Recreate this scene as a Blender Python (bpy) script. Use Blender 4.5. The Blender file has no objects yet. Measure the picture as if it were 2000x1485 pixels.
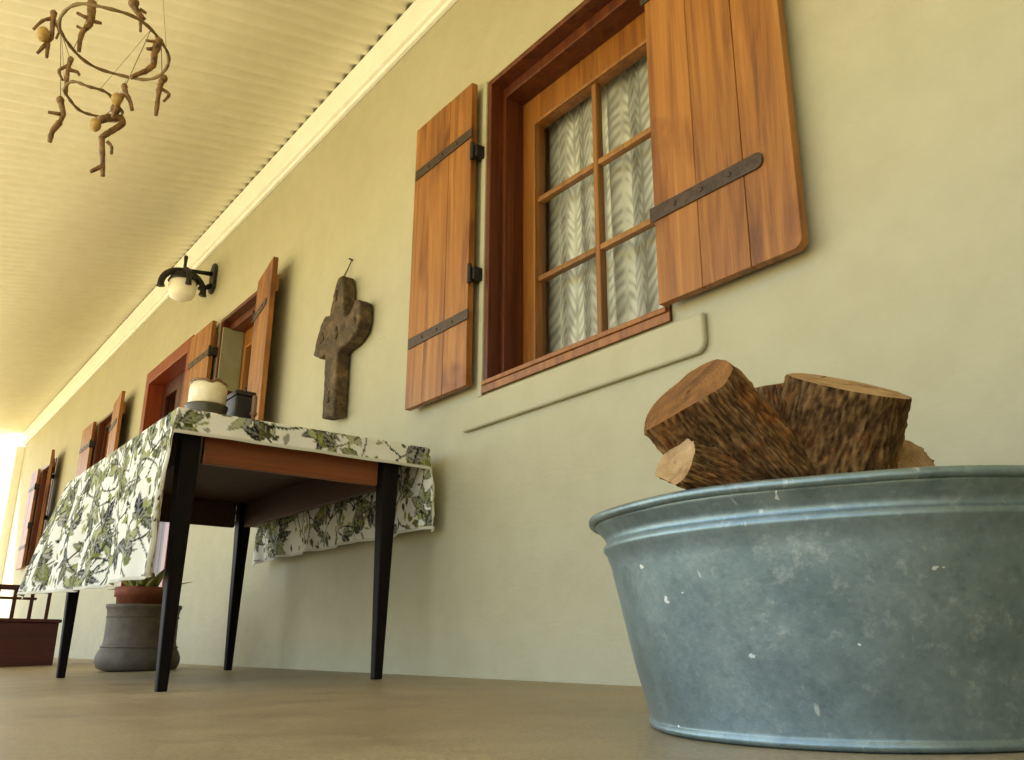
import bpy, math, random
import numpy as np
from mathutils import Vector, Matrix, noise

# ------------------------------------------------------------------ camera, light, exposure
scn = bpy.context.scene
COL = scn.collection
R_ = Vector((0.6027177, 0.79793248, 0.00592615))
U_ = Vector((0.23530175, -0.18482164, 0.95418764))
W_ = Vector((-0.76247259, 0.57371135, 0.29915018))
CAM = Vector((0.0, -1.6, 0.0816))
cd = bpy.data.cameras.new('camera')
cam = bpy.data.objects.new('camera', cd)
COL.objects.link(cam)
cam.matrix_world = Matrix(((R_.x, U_.x, -W_.x, CAM.x), (R_.y, U_.y, -W_.y, CAM.y), (R_.z, U_.z, -W_.z, CAM.z), (0, 0, 0, 1)))
cd.sensor_fit = 'HORIZONTAL'
cd.sensor_width = 36.0
cd.lens = 36.0 * 1685.5 / 2000.0
cd.clip_start = 0.02
cd.clip_end = 2000
scn.camera = cam

SUN = Vector((-0.52, -0.36, 0.78)).normalized()
world = bpy.data.worlds.new('World')
scn.world = world
world.use_nodes = True
wn = world.node_tree
sky = wn.nodes.new('ShaderNodeTexSky')
sky.sky_type = 'NISHITA'
sky.sun_disc = False
sky.sun_elevation = math.asin(SUN.z)
sky.sun_rotation = math.atan2(SUN.x, SUN.y)
sky.dust_density = 1.0
wn.links.new(sky.outputs[0], wn.nodes['Background'].inputs[0])
wn.nodes['Background'].inputs[1].default_value = 0.15
sl = bpy.data.lights.new('sun', 'SUN')
sl.energy = 5.0
sl.angle = math.radians(0.5)
sl.color = (1.0, 0.93, 0.80)
so = bpy.data.objects.new('sun', sl)
COL.objects.link(so)
so.rotation_euler = (-SUN).to_track_quat('-Z', 'Y').to_euler()
so.location = (-5, 3, 8)
scn.view_settings.view_transform = 'Standard'
scn.view_settings.look = 'None'
scn.view_settings.gamma = 1.0
scn.view_settings.use_curve_mapping = False
scn.view_settings.exposure = 1.85
scn.cycles.max_bounces = 14
scn.cycles.diffuse_bounces = 8
scn.cycles.transparent_max_bounces = 16
scn.cycles.use_denoising = True
scn.cycles.sample_clamp_indirect = 8

rnd = random.Random(7)
SLOPE = 0.035                      # the veranda floor falls away from the wall


def fz(y):
    return SLOPE * min(y, 0.0)


# ------------------------------------------------------------------ materials
class NT:
    def __init__(s, name):
        s.m = bpy.data.materials.new(name)
        s.m.use_nodes = True
        s.t = s.m.node_tree
        s.b = s.t.nodes['Principled BSDF']
        s.out = s.t.nodes['Material Output']

    def n(s, typ, **kw):
        nd = s.t.nodes.new(typ)
        for k, v in kw.items():
            setattr(nd, k, v)
        return nd

    def l(s, a, b):
        s.t.links.new(a, b)

    def setb(s, **kw):
        for k, v in kw.items():
            s.b.inputs[k.replace('_', ' ')].default_value = v

    def coord(s, kind='Object', scale=(1, 1, 1), rnd_off=False, rot=(0, 0, 0)):
        tc = s.n('ShaderNodeTexCoord')
        mp = s.n('ShaderNodeMapping')
        mp.inputs['Scale'].default_value = scale
        mp.inputs['Rotation'].default_value = rot
        s.l(tc.outputs[kind], mp.inputs[0])
        if rnd_off:
            oi = s.n('ShaderNodeObjectInfo')
            mu = s.n('ShaderNodeMath', operation='MULTIPLY')
            mu.inputs[1].default_value = 37.0
            s.l(oi.outputs['Random'], mu.inputs[0])
            s.l(mu.outputs[0], mp.inputs['Location'])
        return mp.outputs[0]

    def noise(s, vec, scale, detail=6, rough=0.55, dist=0.0):
        nd = s.n('ShaderNodeTexNoise')
        nd.inputs['Scale'].default_value = scale
        nd.inputs['Detail'].default_value = detail
        nd.inputs['Roughness'].default_value = rough
        nd.inputs['Distortion'].default_value = dist
        if vec is not None:
            s.l(vec, nd.inputs['Vector'])
        return nd.outputs[0]

    def ramp(s, fac, stops, interp='LINEAR'):
        nd = s.n('ShaderNodeValToRGB')
        cr = nd.color_ramp
        cr.interpolation = interp
        while len(cr.elements) < len(stops):
            cr.elements.new(0.5)
        for e, (p, c) in zip(cr.elements, stops):
            e.position = p
            e.color = c if len(c) == 4 else (*c, 1)
        s.l(fac, nd.inputs[0])
        return nd.outputs[0]

    def mix(s, a, b, fac, mode='MIX'):
        nd = s.n('ShaderNodeMix', data_type='RGBA', blend_type=mode)
        for sock, v in ((nd.inputs[6], a), (nd.inputs[7], b), (nd.inputs[0], fac)):
            if isinstance(v, (int, float)):
                sock.default_value = v
            elif isinstance(v, tuple):
                sock.default_value = v if len(v) == 4 else (*v, 1)
            else:
                s.l(v, sock)
        return nd.outputs[2]

    def color(s, sock):
        s.l(sock, s.b.inputs['Base Color'])

    def bump(s, h, strength=0.2, dist=0.01, normal=None):
        nd = s.n('ShaderNodeBump')
        nd.inputs['Strength'].default_value = strength
        nd.inputs['Distance'].default_value = dist
        s.l(h, nd.inputs['Height'])
        if normal is not None:
            s.l(normal, nd.inputs['Normal'])
        s.l(nd.outputs[0], s.b.inputs['Normal'])
        return nd.outputs[0]


def plaster(name, c1, c2, rough=0.75, bump=0.25):
    k = NT(name)
    v = k.coord()
    big = k.noise(v, 1.3, 5, 0.6)
    med = k.noise(v, 9.0, 5, 0.6)
    fine = k.noise(v, 130, 3, 0.6)
    c = k.ramp(big, [(0.3, c1), (0.7, c2)])
    dirt = k.ramp(med, [(0.35, (0.93, 0.92, 0.90)), (0.6, (1, 1, 1))])
    k.color(k.mix(c, dirt, 0.7, 'MULTIPLY'))
    k.setb(Roughness=rough)
    k.b.inputs['Specular IOR Level'].default_value = 0.3
    n1 = k.bump(med, bump, 0.006)
    vt = k.coord('Object', (1.0, 1.0, 2.6), False, (0, 0.5, 0))
    trow = k.noise(vt, 5, 4, 0.5, 1.5)
    n1 = k.bump(trow, bump * 0.8, 0.012, n1)
    k.bump(fine, bump * 1.6, 0.0012, n1)
    return k.m


def wood(name, stops, scale=1.0, rough=0.45, knots=True, vary=0.35, axis='z', bump=0.25, spec=0.4):
    k = NT(name)
    st = {'z': (9, 9, 0.55), 'x': (0.55, 9, 9), 'y': (9, 0.55, 9)}[axis]
    v = k.coord('Object', tuple(a * scale for a in st), True)
    g = k.noise(v, 2.2, 9, 0.62, 1.2)
    st2 = {'z': (70, 70, 1.2), 'x': (1.2, 70, 70), 'y': (70, 1.2, 70)}[axis]
    v2 = k.coord('Object', tuple(a * scale for a in st2), True)
    f = k.noise(v2, 2.0, 5, 0.6)
    c = k.ramp(g, stops)
    fine = k.ramp(f, [(0.3, (0.62, 0.56, 0.5)), (0.6, (1, 1, 1))])
    c = k.mix(c, fine, 0.55, 'MULTIPLY')
    if knots:
        st3 = {'z': (3.5, 3.5, 1.6), 'x': (1.6, 3.5, 3.5), 'y': (3.5, 1.6, 3.5)}[axis]
        v3 = k.coord('Object', st3, True)
        kn = k.noise(v3, 1.6, 4, 0.5, 0.6)
        dk = k.ramp(kn, [(0.30, (0.34, 0.25, 0.20)), (0.36, (0.62, 0.5, 0.42)), (0.46, (1, 1, 1))])
        c = k.mix(c, dk, 0.8, 'MULTIPLY')
    oi = k.n('ShaderNodeObjectInfo')
    var = k.ramp(oi.outputs['Random'], [(0, (1 - vary, 1 - vary * 1.1, 1 - vary * 1.2)), (1, (1, 1, 1))])
    c = k.mix(c, var, 0.8, 'MULTIPLY')
    k.color(c)
    k.setb(Roughness=rough)
    k.b.inputs['Specular IOR Level'].default_value = spec
    n1 = k.bump(g, bump, 0.004)
    k.bump(f, bump, 0.0015, n1)
    return k.m


def plain(name, col, rough=0.5, metallic=0.0, var=0.15, scale=30, bump=0.1, spec=0.5):
    k = NT(name)
    v = k.coord('Object', (1, 1, 1), True)
    nz = k.noise(v, scale, 5, 0.6)
    lo = tuple(a * (1 - var) for a in col)
    hi = tuple(min(1, a * (1 + var)) for a in col)
    k.color(k.ramp(nz, [(0.3, lo), (0.7, hi)]))
    k.setb(Roughness=rough, Metallic=metallic)
    k.b.inputs['Specular IOR Level'].default_value = spec
    if bump:
        k.bump(nz, bump, 0.003)
    return k.m


M = {}
M['wall'] = plaster('cream_plaster', (0.395, 0.370, 0.242), (0.435, 0.412, 0.276))
M['white'] = plaster('cream_paint', (0.88, 0.87, 0.80), (0.91, 0.90, 0.84), 0.4, 0.08)
M['ceiling'] = plaster('ceiling_paint', (0.86, 0.83, 0.66), (0.89, 0.86, 0.70), 0.45, 0.05)
M['dark_room'] = plain('room_plaster', (0.30, 0.25, 0.18), 0.8)
M['shutter'] = wood('oiled_pine', [(0.26, (0.11, 0.037, 0.008)), (0.40, (0.235, 0.088, 0.016)), (0.56, (0.335, 0.136, 0.024)), (0.74, (0.42, 0.195, 0.045))], 1.0, 0.48, True, 0.10)
M['frame'] = wood('red_brown_timber', [(0.30, (0.055, 0.012, 0.004)), (0.55, (0.125, 0.032, 0.007)), (0.75, (0.20, 0.060, 0.012))], 1.0, 0.4, False)
M['sash'] = wood('varnished_timber', [(0.30, (0.18, 0.060, 0.010)), (0.55, (0.31, 0.120, 0.020)), (0.75, (0.40, 0.17, 0.03))], 1.0, 0.38, False)
M['bar'] = wood('glazing_bar_timber', [(0.30, (0.24, 0.10, 0.022)), (0.7, (0.42, 0.20, 0.05))], 1.0, 0.4, False)
M['door'] = wood('dark_red_timber', [(0.30, (0.045, 0.008, 0.004)), (0.7, (0.10, 0.016, 0.007))], 1.0, 0.4, False)
M['lintel'] = wood('red_lintel', [(0.30, (0.20, 0.03, 0.008)), (0.7, (0.34, 0.07, 0.015))], 1.0, 0.4, False)
M['iron'] = plain('black_iron', (0.020, 0.017, 0.014), 0.55, 0.3, 0.4, 60)
M['strap'] = plain('worn_iron', (0.055, 0.035, 0.022), 0.5, 0.4, 0.4, 60)
M['leg'] = wood('ebonised_wood', [(0.3, (0.005, 0.003, 0.003)), (0.7, (0.010, 0.006, 0.004))], 1.0, 0.6, False, spec=0.12)
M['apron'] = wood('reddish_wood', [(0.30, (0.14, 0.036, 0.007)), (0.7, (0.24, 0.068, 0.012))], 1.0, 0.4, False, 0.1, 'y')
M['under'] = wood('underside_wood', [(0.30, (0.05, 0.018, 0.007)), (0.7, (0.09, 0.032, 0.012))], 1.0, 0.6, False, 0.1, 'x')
M['wire'] = plain('rusty_wire', (0.17, 0.11, 0.035), 0.6, 0.2, 0.3, 80)
M['carved'] = plain('carved_dark_wood', (0.16, 0.080, 0.020), 0.55, 0, 0.75, 60, 0.3)
M['gourd'] = plain('straw_gourd', (0.36, 0.23, 0.06), 0.6, 0, 0.3, 90, 0.3)
M['opal'] = plain('opal_glass', (0.80, 0.78, 0.66), 0.25, 0, 0.04, 10, 0)
M['cream_pot'] = plain('cream_glaze', (0.74, 0.66, 0.42), 0.35, 0, 0.12, 40, 0.05)
M['brown_rim'] = plain('brown_glaze', (0.17, 0.08, 0.03), 0.4, 0, 0.3, 40)
M['dark_olive'] = plain('dark_olive_glaze', (0.05, 0.042, 0.015), 0.45, 0, 0.2, 40)
M['box'] = plain('black_box', (0.014, 0.010, 0.009), 0.5, 0, 0.3, 40)
M['stick'] = plain('brown_wax', (0.20, 0.12, 0.06), 0.6, 0, 0.25, 50)
M['urn'] = plain('grey_stoneware', (0.105, 0.085, 0.055), 0.7, 0, 0.3, 18, 0.3)
M['terracotta'] = plain('terracotta', (0.20, 0.055, 0.022), 0.8, 0, 0.25, 30)
M['leaf'] = plain('succulent_leaf', (0.22, 0.23, 0.05), 0.5, 0, 0.4, 12, 0.1)
M['bench'] = wood('maroon_wood', [(0.30, (0.040, 0.008, 0.005)), (0.7, (0.085, 0.016, 0.009))], 1.0, 0.45, False, 0.2, 'y')
M['sage'] = plain('grey_green_paint', (0.24, 0.23, 0.13), 0.6, 0, 0.12, 12)
M['cord'] = plain('twine', (0.14, 0.10, 0.05), 0.9, 0, 0.2, 100)


def mk_floor():
    k = NT('polished_cement')
    v = k.coord()
    a = k.noise(v, 0.9, 6, 0.6, 0.5)
    b = k.noise(v, 6, 7, 0.65, 0.3)
    c = k.ramp(a, [(0.3, (0.24, 0.185, 0.095)), (0.5, (0.32, 0.255, 0.140)), (0.72, (0.40, 0.33, 0.195))])
    d = k.ramp(b, [(0.3, (0.72, 0.70, 0.66)), (0.55, (1, 1, 1)), (0.8, (1.12, 1.1, 1.06))])
    k.color(k.mix(c, d, 0.8, 'MULTIPLY'))
    gr = k.noise(v, 160, 5, 0.7)
    k.color(k.mix(k.mix(c, d, 0.8, 'MULTIPLY'), k.ramp(gr, [(0.32, (0.55, 0.54, 0.50)), (0.52, (1, 1, 1)), (0.72, (1.25, 1.25, 1.22))]), 0.8, 'MULTIPLY'))
    rr = k.ramp(b, [(0.3, (0.34, 0.34, 0.34)), (0.7, (0.56, 0.56, 0.56))])
    k.l(rr, k.b.inputs['Roughness'])
    n1 = k.bump(b, 0.2, 0.004)
    k.bump(gr, 0.2, 0.0008, n1)
    return k.m


def mk_galv():
    k = NT('galvanised_steel')
    v = k.coord()
    vo = k.n('ShaderNodeTexVoronoi')
    vo.inputs['Scale'].default_value = 150
    k.l(v, vo.inputs['Vector'])
    spang = k.ramp(vo.outputs['Color'], [(0.0, (0.86, 0.86, 0.86)), (1.0, (1.08, 1.08, 1.08))])
    big = k.noise(v, 7.5, 10, 0.74)
    base = k.ramp(big, [(0.30, (0.145, 0.21, 0.215)), (0.5, (0.205, 0.275, 0.275)), (0.70, (0.28, 0.35, 0.335))])
    c = k.mix(base, spang, 0.8, 'MULTIPLY')
    bl = k.noise(v, 48, 9, 0.78)
    pt = k.noise(v, 4.0, 4, 0.6)
    thr = k.n('ShaderNodeMath', operation='MULTIPLY')
    k.l(bl, thr.inputs[0])
    k.l(k.ramp(pt, [(0.35, (0.80, 0.80, 0.80)), (0.65, (1.08, 1.08, 1.08))]), thr.inputs[1])
    blm = k.ramp(thr.outputs[0], [(0.55, (0, 0, 0)), (0.68, (0.36, 0.36, 0.36))])
    c = k.mix(c, (0.55, 0.61, 0.57), blm)
    # lime spots and a few runs of dried whitewash
    vs_ = k.n('ShaderNodeTexVoronoi')
    vs_.inputs['Scale'].default_value = 26
    nzc = k.n('ShaderNodeTexNoise')
    nzc.inputs['Scale'].default_value = 60
    nzc.inputs['Detail'].default_value = 4
    k.l(v, nzc.inputs['Vector'])
    sc = k.n('ShaderNodeVectorMath', operation='SCALE')
    sc.inputs['Scale'].default_value = 0.035
    k.l(nzc.outputs['Color'], sc.inputs[0])
    wvv = k.n('ShaderNodeVectorMath', operation='ADD')
    k.l(v, wvv.inputs[0])
    k.l(sc.outputs[0], wvv.inputs[1])
    k.l(wvv.outputs[0], vs_.inputs['Vector'])
    pick = k.n('ShaderNodeSeparateColor')
    k.l(vs_.outputs['Color'], pick.inputs[0])
    rad = k.ramp(pick.outputs[0], [(0.80, (0, 0, 0)), (1.0, (0.16, 0.16, 0.16))])
    ls = k.n('ShaderNodeMath', operation='LESS_THAN')
    k.l(vs_.outputs['Distance'], ls.inputs[0])
    k.l(rad, ls.inputs[1])
    c = k.mix(c, (0.72, 0.77, 0.73), ls.outputs[0])
    vd = k.coord('Object', (1, 1, 0.28), False, (0.35, 0.2, 0))
    dr = k.noise(vd, 30, 3, 0.5, 0.6)
    drm = k.ramp(dr, [(0.69, (0, 0, 0)), (0.72, (0.55, 0.55, 0.55))])
    c = k.mix(c, (0.70, 0.75, 0.71), drm)
    dk = k.noise(v, 20, 8, 0.75)
    dkm = k.ramp(dk, [(0.30, (0.66, 0.68, 0.72)), (0.48, (1, 1, 1))])
    c = k.mix(c, dkm, 0.75, 'MULTIPLY')
    k.color(c)
    k.setb(Metallic=0.62)
    rr = k.ramp(big, [(0.3, (0.30, 0.30, 0.30)), (0.7, (0.48, 0.48, 0.48))])
    k.l(rr, k.b.inputs['Roughness'])
    n1 = k.bump(big, 0.25, 0.006)
    k.bump(bl, 0.12, 0.001, n1)
    return k.m


def mk_bark():
    k = NT('rough_bark')
    at = k.n('ShaderNodeAttribute')
    at.attribute_name = 'ridge'
    v = k.coord('Object', (1, 1, 1), True)
    a = k.noise(v, 16, 7, 0.7, 0.4)
    b = k.noise(v, 90, 5, 0.7)
    c = k.ramp(at.outputs['Fac'], [(0.08, (0.025, 0.013, 0.005)), (0.42, (0.10, 0.052, 0.018)), (0.95, (0.30, 0.175, 0.065))])
    t = k.ramp(a, [(0.36, (0.60, 0.58, 0.55)), (0.52, (1, 1, 1)), (0.68, (1.5, 0.90, 0.42))])
    c = k.mix(c, t, 0.9, 'MULTIPLY')
    f = k.ramp(b, [(0.3, (0.55, 0.52, 0.5)), (0.6, (1.1, 1.1, 1.1))])
    k.color(k.mix(c, f, 0.8, 'MULTIPLY'))
    k.setb(Roughness=0.9)
    k.b.inputs['Specular IOR Level'].default_value = 0.15
    n1 = k.bump(a, 0.4, 0.006)
    k.bump(b, 0.5, 0.002, n1)
    return k.m


def mk_cut(name, c1, c2, c3):
    k = NT(name)
    v = k.coord('Object', (1, 1, 1), True)
    a = k.noise(v, 13, 7, 0.65, 0.8)
    b = k.noise(v, 120, 4, 0.6)
    at = k.n('ShaderNodeAttribute')
    at.attribute_name = 'ridge'
    wv = k.n('ShaderNodeTexWave', wave_type='BANDS')
    wv.inputs['Scale'].default_value = 1.0
    rings = k.n('ShaderNodeMath', operation='SINE')
    ml = k.n('ShaderNodeMath', operation='MULTIPLY')
    ml.inputs[1].default_value = 70
    k.l(at.outputs['Fac'], ml.inputs[0])
    k.l(ml.outputs[0], rings.inputs[0])
    rg = k.ramp(rings.outputs[0], [(0.0, (0.80, 0.76, 0.7)), (0.6, (1, 1, 1))])
    c = k.ramp(a, [(0.3, c1), (0.5, c2), (0.7, c3)])
    c = k.mix(c, rg, 0.5, 'MULTIPLY')
    k.color(k.mix(c, k.ramp(b, [(0.3, (0.75, 0.72, 0.7)), (0.65, (1, 1, 1))]), 0.7, 'MULTIPLY'))
    k.setb(Roughness=0.8)
    k.b.inputs['Specular IOR Level'].default_value = 0.2
    n1 = k.bump(a, 0.4, 0.004)
    k.bump(b, 0.3, 0.001, n1)
    return k.m


def mk_cloth():
    k = NT('printed_cotton')
    at = k.n('ShaderNodeVertexColor')
    at.layer_name = 'print'
    v = k.coord()
    w = k.noise(v, 400, 2, 0.5)
    k.color(k.mix(at.outputs[0], k.ramp(w, [(0.3, (0.88, 0.88, 0.88)), (0.7, (1, 1, 1))]), 0.6, 'MULTIPLY'))
    k.setb(Roughness=0.85)
    k.b.inputs['Specular IOR Level'].default_value = 0.15
    tr = k.n('ShaderNodeBsdfTranslucent')
    k.l(at.outputs[0], tr.inputs[0])
    mx = k.n('ShaderNodeMixShader')
    mx.inputs[0].default_value = 0.18
    k.l(k.b.outputs[0], mx.inputs[1])
    k.l(tr.outputs[0], mx.inputs[2])
    k.l(mx.outputs[0], k.out.inputs[0])
    k.bump(w, 0.1, 0.001)
    return k.m


def mk_lace():
    k = NT('lace_net')
    at = k.n('ShaderNodeVertexColor')
    at.layer_name = 'print'
    k.b.inputs['Base Color'].default_value = (0.93, 0.92, 0.80, 1)
    k.setb(Roughness=0.9)
    tl = k.n('ShaderNodeBsdfTranslucent')
    tl.inputs[0].default_value = (0.7, 0.68, 0.55, 1)
    m1 = k.n('ShaderNodeMixShader')
    m1.inputs[0].default_value = 0.15
    k.l(k.b.outputs[0], m1.inputs[1])
    k.l(tl.outputs[0], m1.inputs[2])
    tp = k.n('ShaderNodeBsdfTransparent')
    m2 = k.n('ShaderNodeMixShader')
    k.l(at.outputs[0], m2.inputs[0])
    k.l(tp.outputs[0], m2.inputs[1])
    k.l(m1.outputs[0], m2.inputs[2])
    k.l(m2.outputs[0], k.out.inputs[0])
    return k.m


def mk_glass():
    k = NT('window_glass')
    fr = k.n('ShaderNodeFresnel')
    fr.inputs[0].default_value = 1.5
    gl = k.n('ShaderNodeBsdfGlossy')
    gl.inputs['Roughness'].default_value = 0.02
    tp = k.n('ShaderNodeBsdfTransparent')
    tp.inputs[0].default_value = (0.93, 0.95, 0.93, 1)
    mx = k.n('ShaderNodeMixShader')
    k.l(fr.outputs[0], mx.inputs[0])
    k.l(tp.outputs[0], mx.inputs[1])
    k.l(gl.outputs[0], mx.inputs[2])
    k.l(mx.outputs[0], k.out.inputs[0])
    return k.m


def mk_cross():
    k = NT('weathered_wood')
    v = k.coord()
    a = k.noise(v, 14, 8, 0.7, 0.8)
    b = k.noise(v, 55, 6, 0.7, 0.4)
    c = k.ramp(a, [(0.3, (0.022, 0.014, 0.006)), (0.5, (0.075, 0.047, 0.017)), (0.74, (0.20, 0.135, 0.055))])
    k.color(k.mix(c, k.ramp(b, [(0.34, (0.35, 0.33, 0.3)), (0.6, (1.1, 1.1, 1.1))]), 0.8, 'MULTIPLY'))
    k.setb(Roughness=0.85)
    n1 = k.bump(a, 0.5, 0.012)
    k.bump(b, 0.5, 0.003, n1)
    return k.m


def mk_ground():
    k = NT('pale_sandy_gravel')
    v = k.coord()
    a = k.noise(v, 0.35, 7, 0.65)
    b = k.noise(v, 9, 6, 0.7)
    c = k.ramp(a, [(0.35, (0.54, 0.445, 0.225)), (0.6, (0.66, 0.545, 0.295))])
    k.color(k.mix(c, k.ramp(b, [(0.3, (0.6, 0.6, 0.55)), (0.7, (1.1, 1.1, 1.05))]), 0.7, 'MULTIPLY'))
    k.setb(Roughness=0.95)
    k.bump(b, 0.5, 0.03)
    return k.m


M['floor'] = mk_floor()
M['galv'] = mk_galv()
M['bark'] = mk_bark()
M['cut_orange'] = mk_cut('old_cut_wood', (0.08, 0.042, 0.014), (0.23, 0.105, 0.03), (0.34, 0.155, 0.042))
M['cut_pale'] = mk_cut('fresh_cut_wood', (0.22, 0.13, 0.05), (0.42, 0.27, 0.12), (0.56, 0.39, 0.19))
M['cloth'] = mk_cloth()
M['lace'] = mk_lace()
M['glass'] = mk_glass()
M['cross'] = mk_cross()
M['ground'] = mk_ground()


# ------------------------------------------------------------------ mesh helpers
class MB:
    def __init__(s):
        s.v, s.f = [], []

    def add(s, vs, fs):
        o = len(s.v)
        s.v += [tuple(a) for a in vs]
        s.f += [tuple(i + o for i in f) for f in fs]
        return s

    def box(s, x0, x1, y0, y1, z0, z1):
        return s.add([(x0, y0, z0), (x1, y0, z0), (x1, y1, z0), (x0, y1, z0), (x0, y0, z1), (x1, y0, z1), (x1, y1, z1), (x0, y1, z1)],
                     [(3, 2, 1, 0), (4, 5, 6, 7), (0, 1, 5, 4), (1, 2, 6, 5), (2, 3, 7, 6), (3, 0, 4, 7)])

    def prism(s, pts, y0, y1):
        """outline in x,z (counter-clockwise seen from -y) from y0 (front) to y1"""
        n = len(pts)
        vs = [(x, y0, z) for x, z in pts] + [(x, y1, z) for x, z in pts]
        fs = [tuple(range(n)), tuple(range(2 * n - 1, n - 1, -1))]
        fs += [((i + 1) % n, i, n + i, n + (i + 1) % n) for i in range(n)]
        return s.add(vs, fs)

    def frame(s, X0, X1, Z0, Z1, x0, x1, z0, z1, y0, y1):
        """one closed rectangular ring: outer X0..Z1, opening x0..z1, from y0 (front) to y1"""
        vs = []
        for y in (y0, y1):
            vs += [(X0, y, Z0), (X1, y, Z0), (X1, y, Z1), (X0, y, Z1), (x0, y, z0), (x1, y, z0), (x1, y, z1), (x0, y, z1)]
        fs = []
        for i in range(4):
            j = (i + 1) % 4
            fs += [(i, j, 4 + j, 4 + i), (8 + j, 8 + i, 12 + i, 12 + j), (j, i, 8 + i, 8 + j), (4 + i, 4 + j, 12 + j, 12 + i)]
        return s.add(vs, fs)

    def tube(s, pts, rad, n=8, caps=True):
        pts = [Vector(p) for p in pts]
        rs = rad if isinstance(rad, (list, tuple)) else [rad] * len(pts)
        vs, fs = [], []
        prev = None
        for i, p in enumerate(pts):
            t = (pts[min(i + 1, len(pts) - 1)] - pts[max(i - 1, 0)]).normalized()
            ref = prev if prev is not None else (Vector((0, 0, 1)) if abs(t.z) < 0.9 else Vector((1, 0, 0)))
            a = (ref - t * ref.dot(t)).normalized()
            prev = a
            b = t.cross(a)
            for j in range(n):
                an = 2 * math.pi * j / n
                vs.append(p + (a * math.cos(an) + b * math.sin(an)) * rs[i])
        for i in range(len(pts) - 1):
            for j in range(n):
                fs.append((i * n + j, i * n + (j + 1) % n, (i + 1) * n + (j + 1) % n, (i + 1) * n + j))
        if caps:
            fs.append(tuple(range(n - 1, -1, -1)))
            fs.append(tuple(range((len(pts) - 1) * n, len(pts) * n)))
        return s.add(vs, fs)

    def ring(s, pts, rad, n=8):
        pts = [Vector(p) for p in pts]
        N = len(pts)
        vs, fs = [], []
        for i, p in enumerate(pts):
            t = (pts[(i + 1) % N] - pts[i - 1]).normalized()
            a = (Vector((0, 0, 1)) - t * t.z).normalized()
            b = t.cross(a)
            r = rad[i] if isinstance(rad, list) else rad
            for j in range(n):
                an = 2 * math.pi * j / n
                vs.append(p + (a * math.cos(an) + b * math.sin(an)) * r)
        for i in range(N):
            for j in range(n):
                k2 = (i + 1) % N
                fs.append((i * n + j, i * n + (j + 1) % n, k2 * n + (j + 1) % n, k2 * n + j))
        return s.add(vs, fs)

    def lathe(s, prof, n=48, c=(0, 0, 0), closed=False):
        vs, fs = [], []
        for r, z in prof:
            for j in range(n):
                a = 2 * math.pi * j / n
                vs.append((c[0] + r * math.cos(a), c[1] + r * math.sin(a), c[2] + z))
        m = len(prof)
        for i in range(m - 1 if not closed else m):
            i2 = (i + 1) % m
            for j in range(n):
                fs.append((i * n + j, i * n + (j + 1) % n, i2 * n + (j + 1) % n, i2 * n + j))
        return s.add(vs, fs)

    def ball(s, c, r, n=10, sc=(1, 1, 1)):
        prof = [(max(1e-5, r * math.sin(math.pi * i / 6)), -r * math.cos(math.pi * i / 6)) for i in range(7)]
        o = len(s.v)
        s.lathe(prof, n)
        for i in range(o, len(s.v)):
            x, y, z = s.v[i]
            s.v[i] = (c[0] + x * sc[0], c[1] + y * sc[1], c[2] + z * sc[2])
        return s

    def build(s, name, mat, parent=None, smooth=False, bevel=0.0, label=None, seg=2, weld=False):
        me = bpy.data.meshes.new(name)
        me.from_pydata(s.v, [], s.f)
        me.materials.append(mat)
        if smooth:
            me.shade_smooth()
        me.update()
        o = bpy.data.objects.new(name, me)
        COL.objects.link(o)
        if parent is not None:
            o.parent = parent
            if isinstance(parent.location, Vector) and parent.matrix_basis != Matrix():
                pass
        if bevel:
            b = o.modifiers.new('bevel', 'BEVEL')
            b.width = bevel
            b.segments = seg
            b.limit_method = 'ANGLE'
            b.angle_limit = math.radians(40)
            b.use_clamp_overlap = True
        if label:
            o['label'] = label
        return o


def tag(o, label=None, cat=None, group=None, kind=None):
    if label:
        o['label'] = label
    if cat:
        o['category'] = cat
    if group:
        o['group'] = group
    if kind:
        o['kind'] = kind
    return o


def empty(name, loc=(0, 0, 0)):
    """An Empty at the base; children are modelled in world space and counter-moved."""
    o = bpy.data.objects.new(name, None)
    o.empty_display_size = 0.1
    COL.objects.link(o)
    o.location = loc
    return o


def part(mb, name, mat, parent, **kw):
    """part modelled in world coordinates under a parent standing anywhere"""
    o = mb.build(name, mat, None, **kw)
    o.parent = parent
    base = Vector(parent.location)
    pp = parent.parent
    while pp is not None:
        base += Vector(pp.location)
        pp = pp.parent
    o.location = -base
    return o


def recenter(o, c):
    """move a mesh object's origin to world point c (its geometry stays put)"""
    c = Vector(c)
    o.data.transform(Matrix.Translation(-c))
    o.location = Vector(o.location) + c
    return o


# ------------------------------------------------------------------ ground and floor
g = MB().add([(-400, -400, -0.42), (400, -400, -0.42), (400, 400, -0.42), (-400, 400, -0.42)], [(0, 1, 2, 3)]).build('ground', M['ground'])
tag(g, 'pale sunlit sandy ground beyond the veranda', kind='structure')

fl = MB()
X0, X1 = -13.2, 4.0
fl.add([(X0, -3.1, fz(-3.1)), (X1, -3.1, fz(-3.1)), (X1, 0.3, 0), (X0, 0.3, 0), (X0, 0, 0), (X1, 0, 0),
        (X0, -3.1, -0.41), (X1, -3.1, -0.41), (X1, 0.3, -0.41), (X0, 0.3, -0.41)],
       [(0, 1, 5, 4), (4, 5, 2, 3), (6, 7, 1, 0), (7, 8, 2, 5, 1), (9, 6, 0, 4, 3)])
tag(fl.build('veranda_floor', M['floor']), 'worn polished brown cement veranda floor', kind='structure')

# ------------------------------------------------------------------ the house
house = empty('house', (-5, 0, 0))
tag(house, 'long cream plastered house wall with brown shuttered windows along a veranda', 'house')

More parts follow.
